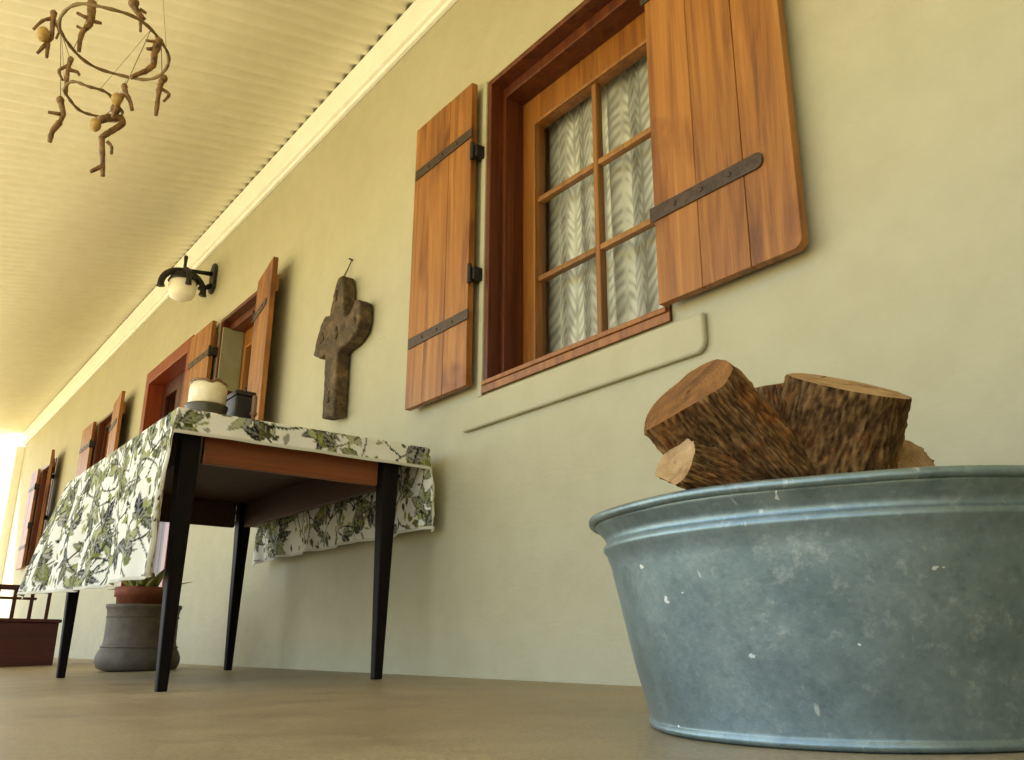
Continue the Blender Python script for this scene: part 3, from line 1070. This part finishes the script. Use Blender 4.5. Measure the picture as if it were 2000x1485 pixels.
part(MB().lathe([(0.001, 0.0), (0.095, 0.0), (0.118, 0.26), (0.128, 0.262), (0.130, 0.305), (0.116, 0.305), (0.108, 0.27), (0.001, 0.255)], 40, (ux, uy - 0.01, uz + 0.064)), 'pot', M['terracotta'], tp, smooth=True)
rl = random.Random(5)
for i in range(26):
    a = rl.uniform(0, 6.28)
    tilt = rl.uniform(0.15, 1.0)
    L = rl.uniform(0.14, 0.27)
    w0 = rl.uniform(0.016, 0.028)
    base = Vector((ux + 0.03 * math.cos(a), uy - 0.01 + 0.03 * math.sin(a), uz + 0.33))
    d = Vector((math.cos(a) * math.sin(tilt), math.sin(a) * math.sin(tilt), math.cos(tilt)))
    sd_ = Vector((-math.sin(a), math.cos(a), 0))
    up = d.cross(sd_)
    vs, fs = [], []
    NL = 7
    for q in range(NL + 1):
        t = q / NL
        c = base + d * L * t - Vector((0, 0, 1)) * 0.06 * t * t
        ww = w0 * math.sin(math.pi * (0.08 + 0.92 * t) ** 0.75) + 0.001
        vs += [c - sd_ * ww, c - up * 0.006 * math.sin(math.pi * t), c + sd_ * ww, c + up * 0.001]
    for q in range(NL):
        for j in range(4):
            fs.append((q * 4 + j, q * 4 + (j + 1) % 4, (q + 1) * 4 + (j + 1) % 4, (q + 1) * 4 + j))
    fs += [(3, 2, 1, 0), tuple(NL * 4 + j for j in range(4))]
    part(MB().add(vs, fs), 'leaf', M['leaf'], tp, smooth=True)

bx0, by_r, by_l = -6.0, -0.515, -1.75
bz = fz(by_r)
bench = empty('bench', (bx0 - 0.2, (by_r + by_l) / 2, bz - 0.01))
tag(bench, 'low dark maroon wooden box bench with open slatted back at the far end', 'bench')
bzb = fz(by_l)
part(MB().add([(bx0 - 0.40, by_l, bzb), (bx0, by_l, bzb), (bx0, by_r, bz), (bx0 - 0.40, by_r, bz), (bx0 - 0.40, by_l, 0.225), (bx0, by_l, 0.225), (bx0, by_r, 0.225), (bx0 - 0.40, by_r, 0.225)],
              [(3, 2, 1, 0), (4, 5, 6, 7), (0, 1, 5, 4), (1, 2, 6, 5), (2, 3, 7, 6), (3, 0, 4, 7)]), 'seat_box', M['bench'], bench, bevel=0.004)
part(MB().box(bx0 - 0.42, bx0 + 0.015, by_l - 0.01, by_r + 0.012, 0.2255, 0.246), 'seat', M['bench'], bench, bevel=0.004)
part(MB().box(bx0 - 0.415, bx0 - 0.385, by_l, by_r + 0.005, 0.43, 0.462), 'top_rail', M['bench'], bench, bevel=0.004)
part(MB().box(bx0 - 0.410, bx0 - 0.390, by_l, by_r - 0.08, 0.372, 0.388), 'mid_rail', M['bench'], bench, bevel=0.003)
k_ = 0
yy = by_r - 0.012
while yy > by_l:
    part(MB().add([(bx0 - 0.409, yy - 0.011, 0.2465), (bx0 - 0.391, yy - 0.011, 0.2465), (bx0 - 0.391, yy + 0.011, 0.2465), (bx0 - 0.409, yy + 0.011, 0.2465),
                   (bx0 - 0.411, yy - 0.008, 0.4295), (bx0 - 0.393, yy - 0.008, 0.4295), (bx0 - 0.393, yy + 0.014, 0.4295), (bx0 - 0.411, yy + 0.014, 0.4295)],
                  [(3, 2, 1, 0), (4, 5, 6, 7), (0, 1, 5, 4), (1, 2, 6, 5), (2, 3, 7, 6), (3, 0, 4, 7)]), 'slat', M['bench'], bench)
    yy -= 0.098
    k_ += 1

# ------------------------------------------------------------------ wall lamp
lx = -5.44
lamp = empty('wall_lamp', (lx, 0, 2.45))
tag(lamp, 'black wrought iron wall lamp with round opal glass shade under the ceiling', 'lamp')
part(MB().prism([(lx - 0.05, 2.36), (lx - 0.02, 2.335), (lx + 0.02, 2.335), (lx + 0.05, 2.36), (lx + 0.05, 2.51), (lx + 0.02, 2.545), (lx - 0.02, 2.545), (lx - 0.05, 2.51)], -0.022, -0.0005), 'backplate', M['iron'], lamp, bevel=0.004)
part(MB().tube([(lx, -0.02, 2.47), (lx, -0.10, 2.462), (lx, -0.20, 2.452)], [0.017, 0.014, 0.014], 8)
     .tube([(lx, -0.02, 2.385), (lx, -0.06, 2.36), (lx, -0.10, 2.345)], [0.02, 0.015, 0.012], 8), 'arm', M['iron'], lamp, smooth=True)
arc = [(lx, -0.20 + 0.135 * math.cos(a), 2.325 + 0.118 * math.sin(a)) for a in [math.pi * (-0.06 + 1.12 * i / 20) for i in range(21)]]
arc2 = [(lx + 0.135 * math.cos(a), -0.20, 2.325 + 0.118 * math.sin(a)) for a in [math.pi * (-0.06 + 1.12 * i / 20) for i in range(21)]]
part(MB().tube(arc, [0.028] + [0.021] * 19 + [0.028], 8).tube(arc2, [0.022] + [0.018] * 19 + [0.022], 8), 'shade_bracket', M['iron'], lamp, smooth=True)
part(MB().lathe([(0.001, 0.118), (0.03, 0.116), (0.058, 0.102), (0.082, 0.072), (0.094, 0.045), (0.090, 0.043), (0.078, 0.068), (0.055, 0.096), (0.001, 0.108)], 32, (lx, -0.20, 2.318)), 'cap', M['iron'], lamp, smooth=True)
part(MB().tube([(lx, -0.20, 2.445), (lx, -0.20, 2.50), (lx, -0.20, 2.545), (lx, -0.20, 2.555)], [0.012, 0.010, 0.014, 0.005], 8), 'finial', M['iron'], lamp, smooth=True)
part(MB().lathe([(0.001, 0.090), (0.035, 0.088), (0.062, 0.075), (0.082, 0.045), (0.089, 0.010), (0.086, -0.030), (0.070, -0.062), (0.040, -0.080), (0.001, -0.086)], 36, (lx, -0.20, 2.318)), 'glass_shade', M['opal'], lamp, smooth=True)

# ------------------------------------------------------------------ cross on the wall
cpts = [(-3.415, 1.045), (-3.295, 1.03), (-3.299, 1.20), (-3.302, 1.325), (-3.210, 1.335), (-3.122, 1.365), (-3.105, 1.43), (-3.109, 1.495), (-3.155, 1.525), (-3.201, 1.475), (-3.256, 1.47),
        (-3.277, 1.56), (-3.285, 1.635), (-3.306, 1.685), (-3.344, 1.695), (-3.376, 1.65), (-3.390, 1.60), (-3.411, 1.53), (-3.458, 1.535), (-3.504, 1.505), (-3.533, 1.44), (-3.558, 1.375), (-3.495, 1.345), (-3.432, 1.345), (-3.418, 1.20)]
cr = empty('wall_cross', (-3.33, 0, 1.02))
tag(cr, 'rough weathered wooden cross hung on the wall between the two windows', 'cross')


def dense(pts, seg, jit, seed):
    r2 = random.Random(seed)
    out = []
    for i in range(len(pts)):
        a, b = Vector(pts[i]), Vector(pts[(i + 1) % len(pts)])
        k2 = max(1, int((b - a).length / seg))
        for q in range(k2):
            p = a.lerp(b, q / k2)
            out.append((p.x + r2.uniform(-jit, jit), p.y + r2.uniform(-jit, jit)))
    return out


part(MB().prism(dense(cpts, 0.022, 0.004, 4), -0.072, -0.008), 'cross_body', M['cross'], cr, bevel=0.010, seg=3)
rk = random.Random(9)
for (ka, kb, kc) in [(-3.34, 1.43, 0.05), (-3.47, 1.43, 0.036), (-3.16, 1.43, 0.036), (-3.35, 1.60, 0.035), (-3.37, 1.13, 0.035)]:
    mb = MB()
    for i in range(5):
        mb.ball((ka + rk.uniform(-.4, .4) * kc, -0.074, kb + rk.uniform(-.5, .5) * kc), kc * rk.uniform(0.25, 0.45), 9, (1, 0.35, 1.2))
    part(mb, 'knot', M['cross'], cr, smooth=True)
part(MB().tube([(-3.385, -0.035, 1.685), (-3.368, -0.014, 1.76), (-3.357, -0.004, 1.80), (-3.372, -0.014, 1.76), (-3.40, -0.035, 1.69)], 0.0028, 6), 'cord', M['cord'], cr, smooth=True)
part(MB().tube([(-3.357, 0.0, 1.80), (-3.357, -0.02, 1.803)], 0.004, 6), 'nail', M['iron'], cr)


# ------------------------------------------------------------------ hanging mobile
def ray(px, py):
    return R_ * ((px - 1000) / 1685.5) - U_ * ((py - 742.5) / 1685.5) + W_


def on_x(px, py, x0):
    d = ray(px, py)
    return CAM + d * (x0 / d.x)


def on_z(px, py, z0):
    d = ray(px, py)
    return CAM + d * ((z0 - CAM.z) / d.z)


big_c = on_x(735 / 3.3, 270 / 3.3, -2.40)
sml_c = on_x(600 / 3.3, 655 / 3.3, -2.36)
mobile = empty('hanging_mobile', big_c)
tag(mobile, 'rustic mobile of two twig hoops with small carved figures hanging from the ceiling', 'mobile')


def hoop(cz, A_, B_, c, rad, name):
    pts = []
    for i in range(64):
        a = 2 * math.pi * i / 64
        px = (c[0] + A_[0] * math.cos(a) + B_[0] * math.sin(a)) / 3.3
        py = (c[1] + A_[1] * math.cos(a) + B_[1] * math.sin(a)) / 3.3
        pts.append(on_z(px, py, cz) + Vector((0, 0, 0.004 * math.sin(a * 5))))
    part(MB().ring(pts, [rad * (1 + 0.2 * math.sin(i * 1.7)) for i in range(64)], 8), name, M['wire'], mobile, smooth=True)
    return pts


hb = hoop(big_c.z, (350, 85), (50, 225), (735, 270), 0.0048, 'hoop')
hs = hoop(sml_c.z, (185, 60), (30, 105), (600, 655), 0.0042, 'hoop')
hook = Vector((big_c.x, big_c.y, 2.868 + T10 * big_c.y - 0.012))
for i in (4, 25, 46):
    part(MB().tube([hb[i], hook], 0.0006, 4), 'thread', M['cord'], mobile)
for i in (10, 31, 52):
    part(MB().tube([hs[i], hb[(i + 5) % 64]], 0.0006, 4), 'thread', M['cord'], mobile)
part(MB().tube([hook + Vector((0, 0, -0.02)), hook, hook + Vector((0, 0, 0.012))], 0.004, 6), 'hook', M['iron'], mobile)

FIG = [  # depth plane x, [(radius, polyline in the 3.3x close-up grid)], heads
    (-2.50, [(15, [(345, 95), (340, 130), (333, 245)]), (10, [(340, 118), (272, 132), (215, 190)]), (8, [(350, 140), (386, 200), (362, 250)]), (11, [(333, 245), (285, 295), (240, 345)]), (11, [(310, 280), (300, 372)])], [(345, 88, 20)], [(278, 222, 44)]),
    (-2.52, [(22, [(590, 60), (588, 110), (578, 165)]), (11, [(580, 125), (535, 105), (492, 82)]), (11, [(592, 135), (655, 152)]), (15, [(575, 165), (530, 205), (515, 260), (508, 332)]), (9, [(540, 195), (492, 168)])], [(592, 32, 30)], []),
    (-2.30, [(17, [(865, 45), (890, 85), (930, 130)]), (9, [(900, 60), (945, 88)]), (9, [(905, 110), (905, 205)])], [(862, 22, 30)], []),
    (-2.28, [(20, [(1015, 295), (995, 340), (990, 420)]), (11, [(1000, 318), (945, 316)]), (9, [(1010, 270), (940, 262)]), (15, [(990, 420), (945, 458), (890, 478), (842, 502)])], [(1025, 272, 24)], []),
    (-2.28, [(15, [(1045, 520), (1028, 560), (1015, 660)]), (12, [(1015, 660), (1005, 745)]), (9, [(1035, 570), (1100, 608), (1055, 655)])], [(1055, 508, 22)], []),
    (-2.44, [(12, [(455, 390), (440, 430), (428, 530), (425, 605)]), (9, [(435, 425), (370, 455), (405, 520)]), (10, [(445, 450), (500, 465), (512, 487)])], [(455, 385, 17)], []),
    (-2.46, [(15, [(390, 650), (410, 740), (385, 790)]), (10, [(395, 738), (310, 724)]), (15, [(385, 790), (335, 845), (320, 915)])], [(388, 648, 22)], []),
    (-2.30, [(13, [(802, 570), (815, 610), (840, 655), (852, 712)]), (12, [(790, 610), (755, 690), (725, 755)])], [(802, 560, 18)], [(752, 640, 36)]),
    (-2.36, [(20, [(640, 775), (720, 755), (785, 765), (792, 800), (720, 845), (655, 885)]), (14, [(655, 885), (660, 1000), (662, 1070), (662, 1135)]), (12, [(662, 1070), (582, 1108)]), (9, [(690, 912), (722, 945), (718, 995)])], [(745, 705, 28)], [(615, 805, 38)]),
]
for (x0, limbs, heads, drums) in FIG:
    mb = MB()
    for rad, pl in limbs:
        pts = [on_x(a / 3.3, b / 3.3, x0) for a, b in pl]
        # resample for smooth bends
        fine = []
        for i in range(len(pts) - 1):
            for q in range(4):
                fine.append(pts[i].lerp(pts[i + 1], q / 4))
        fine.append(pts[-1])
        for _ in range(2):
            fine = [fine[0]] + [(fine[i - 1] + fine[i] * 2 + fine[i + 1]) / 4 for i in range(1, len(fine) - 1)] + [fine[-1]]
        rr0 = rad / 3.3 * 0.0020
        mb.tube(fine, [rr0 * (1.0 - 0.35 * i / len(fine)) * (1 + 0.28 * noise.noise((i * 0.9, rad, pl[0][0]))) for i in range(len(fine))], 8)
    for a, b, r0 in heads:
        mb.ball(on_x(a / 3.3, b / 3.3, x0), r0 / 3.3 * 0.0017, 10, (1, 1, 1.15))
    fo = part(mb, 'carved_figure', M['carved'], mobile, smooth=True)
    hd = on_x(limbs[0][1][0][0] / 3.3, limbs[0][1][0][1] / 3.3, x0)
    near = min(hb + hs, key=lambda p: (p - hd).length + (0.5 if p.z < hd.z - 0.02 else 0))
    part(MB().tube([hd, near], 0.0011, 5), 'thread', M['cord'], mobile)
    for a, b, r0 in drums:
        dm = MB().ball(on_x(a / 3.3, b / 3.3, x0 + 0.012), r0 / 3.3 * 0.0017, 12, (0.8, 0.8, 1.05))
        o = dm.build('drum', M['gourd'], None, smooth=True)
        o.parent = fo

# ------------------------------------------------------------------ galvanised tub
TUBC = Vector((-0.735, -0.408, fz(-0.408)))
tub = empty('tub', TUBC)
tilt = math.atan(SLOPE)
tub.rotation_euler = (tilt, 0, 0)
tag(tub, 'large round galvanised steel tub with rolled rim, filled with firewood', 'tub')


def tpart(mb, name, mat, **kw):
    o = mb.build(name, mat, None, **kw)
    o.parent = tub
    return o


Rb, Rm, Hm, Rt, Ht = 0.307, 0.359, 0.253, 0.380, 0.292
out = [(0.001, 0.004), (Rb - 0.012, 0.004), (Rb - 0.004, 0.0), (Rb + 0.003, 0.003), (Rb + 0.004, 0.009), (Rb + 0.0005, 0.012), (Rb + 0.0003, 0.0135), (Rb + 0.0005, 0.016)]
for i in range(1, 12):
    t = i / 12
    out.append((Rb + (Rm - Rb) * t, 0.016 + (Hm - 0.016 - 0.012) * t))
out += [(Rm + 0.001, Hm - 0.009), (Rm + 0.0055, Hm - 0.004), (Rm + 0.006, Hm + 0.001), (Rm + 0.002, Hm + 0.006), (Rm, Hm + 0.010), (Rm + 0.004, Hm + 0.018), (Rt - 0.007, Ht - 0.010), (Rt - 0.003, Ht - 0.002)]
inn = [(Rt - 0.007, Ht - 0.001), (Rm - 0.0025, Hm + 0.010), (Rm - 0.004, Hm - 0.012), (Rb - 0.004, 0.02), (Rb - 0.006, 0.010), (0.001, 0.010)]
tb = MB().lathe(out + inn, 128)
for i, (x, y, z) in enumerate(tb.v):     # slight dents
    r = math.hypot(x, y)
    if r > 0.2:
        d = 0.0035 * noise.noise((x * 5, y * 5, z * 6)) + 0.0012 * noise.noise((x * 17, y * 17, z * 17))
        tb.v[i] = (x * (1 + d / r), y * (1 + d / r), z)
tpart(tb, 'body', M['galv'], smooth=True)
rimp = [((Rt - 0.001) * math.cos(2 * math.pi * i / 128), (Rt - 0.001) * math.sin(2 * math.pi * i / 128), Ht + 0.0008 * math.sin(i * 0.4)) for i in range(128)]
tpart(MB().ring(rimp, 0.0062, 10), 'rolled_rim', M['galv'], smooth=True)
for ang in (math.radians(80), math.radians(260 - 20 + 140)):
    ca, sa_ = math.cos(ang), math.sin(ang)
    pl = []
    for i in range(13):
        a = math.pi * i / 12
        t = (i / 12 - 0.5) * 0.15
        rr = Rm - 0.010 + 0.045 * math.sin(a)
        pl.append((ca * rr - sa_ * t, sa_ * rr + ca * t, 0.195 - 0.015 * math.sin(a)))
    tpart(MB().tube(pl, 0.006, 8), 'handle', M['galv'], smooth=True)


# ------------------------------------------------------------------ firewood
def log(name, label, c, axis, L, R, seed, cut, cut2=None, ell=(1.0, 1.0), wedge=None, roll=0.0, slant=(0, 0), taper=0.0):
    """bark body plus two cut ends. c: centre of the first cut end, axis: towards the other end."""
    ax = Vector(axis).normalized()
    ref = Vector((0, 0, 1)) if abs(ax.z) < 0.9 else Vector((1, 0, 0))
    a = (ref - ax * ref.dot(ax)).normalized()
    b = ax.cross(a)
    a, b = a * math.cos(roll) + b * math.sin(roll), b * math.cos(roll) - a * math.sin(roll)
    NA, NL = 180, 90
    root = empty(name, c)
    tag(root, label, 'log', 'split firewood logs in the tub')
    vs, fs, rg = [], [], []
    so3 = seed * 13.7
    for i in range(NL + 1):
        t = i / NL
        for j in range(NA):
            th = 2 * math.pi * j / NA
            u, v = math.cos(th), math.sin(th)
            prof = 1.0 + 0.10 * noise.noise((u * 1.3 + so3, v * 1.3, t * 1.2)) + 0.05 * noise.noise((u * 3 + so3, v * 3, t * 2))
            ru, rv = R * ell[0] * u * prof, R * ell[1] * v * prof
            if wedge is not None:          # a split face: flatten one side
                wa, wd = wedge
                dd = ru * math.cos(wa) + rv * math.sin(wa)
                lim = wd * R + 0.05 * R * noise.noise((t * 4 + so3, ru * 20, rv * 20))
                if dd > lim:
                    ru -= (dd - lim) * math.cos(wa)
                    rv -= (dd - lim) * math.sin(wa)
            # long wavy bark ridges
            wob = 0.5 * noise.noise((t * 3.0 * L / 0.2, th * 1.5, so3))
            q = noise.noise((u * 13 + wob, v * 13 + wob, t * 5.5 * L / 0.2 + so3))
            q2 = noise.noise((u * 30, v * 30, t * 16 * L / 0.2 + so3))
            q3 = noise.noise((u * 55, v * 55, t * 40 * L / 0.2 + so3))
            rdg = 0.5 + 0.65 * (abs(q) * 1.3 - 0.25) + 0.40 * q2 + 0.25 * q3
            off = 0.0065 * (rdg - 0.5) * (0.25 if i in (0, NL) else 1.0)
            rr = math.hypot(ru, rv) + 1e-6
            ru *= (1 + off / rr) * (1 - taper * t)
            rv *= (1 + off / rr) * (1 - taper * t)
            al = L * t + (1 - t) * (slant[0] * ru / R + slant[1] * rv / R) * R
            vs.append(ax * al + a * ru + b * rv)
            rg.append(min(1, max(0, rdg)))
    for i in range(NL):
        for j in range(NA):
            fs.append((i * NA + j, i * NA + (j + 1) % NA, (i + 1) * NA + (j + 1) % NA, (i + 1) * NA + j))
    o = MB().add(vs, fs).build('bark', M['bark'], root, smooth=True)
    at = o.data.attributes.new('ridge', 'FLOAT', 'POINT')
    at.data.foreach_set('value', rg)
    for end, i in ((0, 0), (1, NL)):
        rim_ = [Vector(vs[i * NA + j]) for j in range(NA)]
        cen = sum(rim_, Vector()) / NA
        v2, f2, r2 = [], [], []
        NR = 9
        for q in range(NR + 1):
            f = 1 - q / NR * 0.985
            for j in range(NA):
                p = cen + (rim_[j] - cen) * f
                p = p + ax * ((-1 if end == 0 else 1) * (0.0018 * noise.noise((p.x * 60 + seed, p.y * 60, p.z * 60)) * min(1, q / 2)))
                v2.append(p)
                r2.append(f)
        for q in range(NR):
            for j in range(NA):
                f2.append((q * NA + j, (q + 1) * NA + j, (q + 1) * NA + (j + 1) % NA, q * NA + (j + 1) % NA))
        f2.append(tuple(NR * NA + j for j in range(NA)))
        e2 = MB().add(v2, f2).build('cut_end', M[cut if end == 0 else (cut2 or cut)], root, smooth=True)
        a2 = e2.data.attributes.new('ridge', 'FLOAT', 'POINT')
        a2.data.foreach_set('value', r2)
    return root


def cb(a, b, c):
    return R_ * a + U_ * b + W_ * c


def at_depth(px, py, D):
    return CAM + ray(px, py) * D


log('firewood_log', 'left log tipped up with its orange-brown cut end facing the window sill', at_depth(1340, 775, 1.10), cb(0.69, -0.70, 0.17), 0.30, 0.070, 2, 'cut_orange', None, (1.0, 1.05), (math.pi * 0.9, 0.45))
log('firewood_log', 'upright rough-barked log with pale cut top, right of the tipped log', at_depth(1655, 752, 1.12), cb(-0.16, -0.97, 0.15), 0.30, 0.076, 5, 'cut_pale', None, (1.0, 1.0))
log('firewood_log', 'dark rounded log wedged behind and between the two big logs', at_depth(1535, 748, 1.22), cb(0.15, -0.9, -0.05), 0.28, 0.056, 8, 'cut_orange')
log('firewood_log', 'low small log with a pale broken end under the tipped log', at_depth(1316, 908, 1.09), cb(0.90, -0.34, 0.20), 0.24, 0.037, 11, 'cut_pale', None, (1, 1), (math.pi, 0.6), 0.4, (0.2, 0.1))
log('firewood_log', 'short yellowish log end just showing over the rim at the right', at_depth(1745, 930, 1.20), cb(0.45, -0.25, 0.85), 0.25, 0.052, 14, 'cut_pale')
# lower logs that carry the ones in view
log('firewood_log', 'bottom log nearest the camera, lying across the tub under the others', Vector((-0.95, -0.47, 0.075)), (1, 0.1, 0), 0.50, 0.062, 21, 'cut_orange')
log('firewood_log', 'bottom log nearest the wall, lying across the tub under the others', Vector((-0.92, -0.33, 0.08)), (1, -0.05, 0.02), 0.48, 0.065, 23, 'cut_orange')
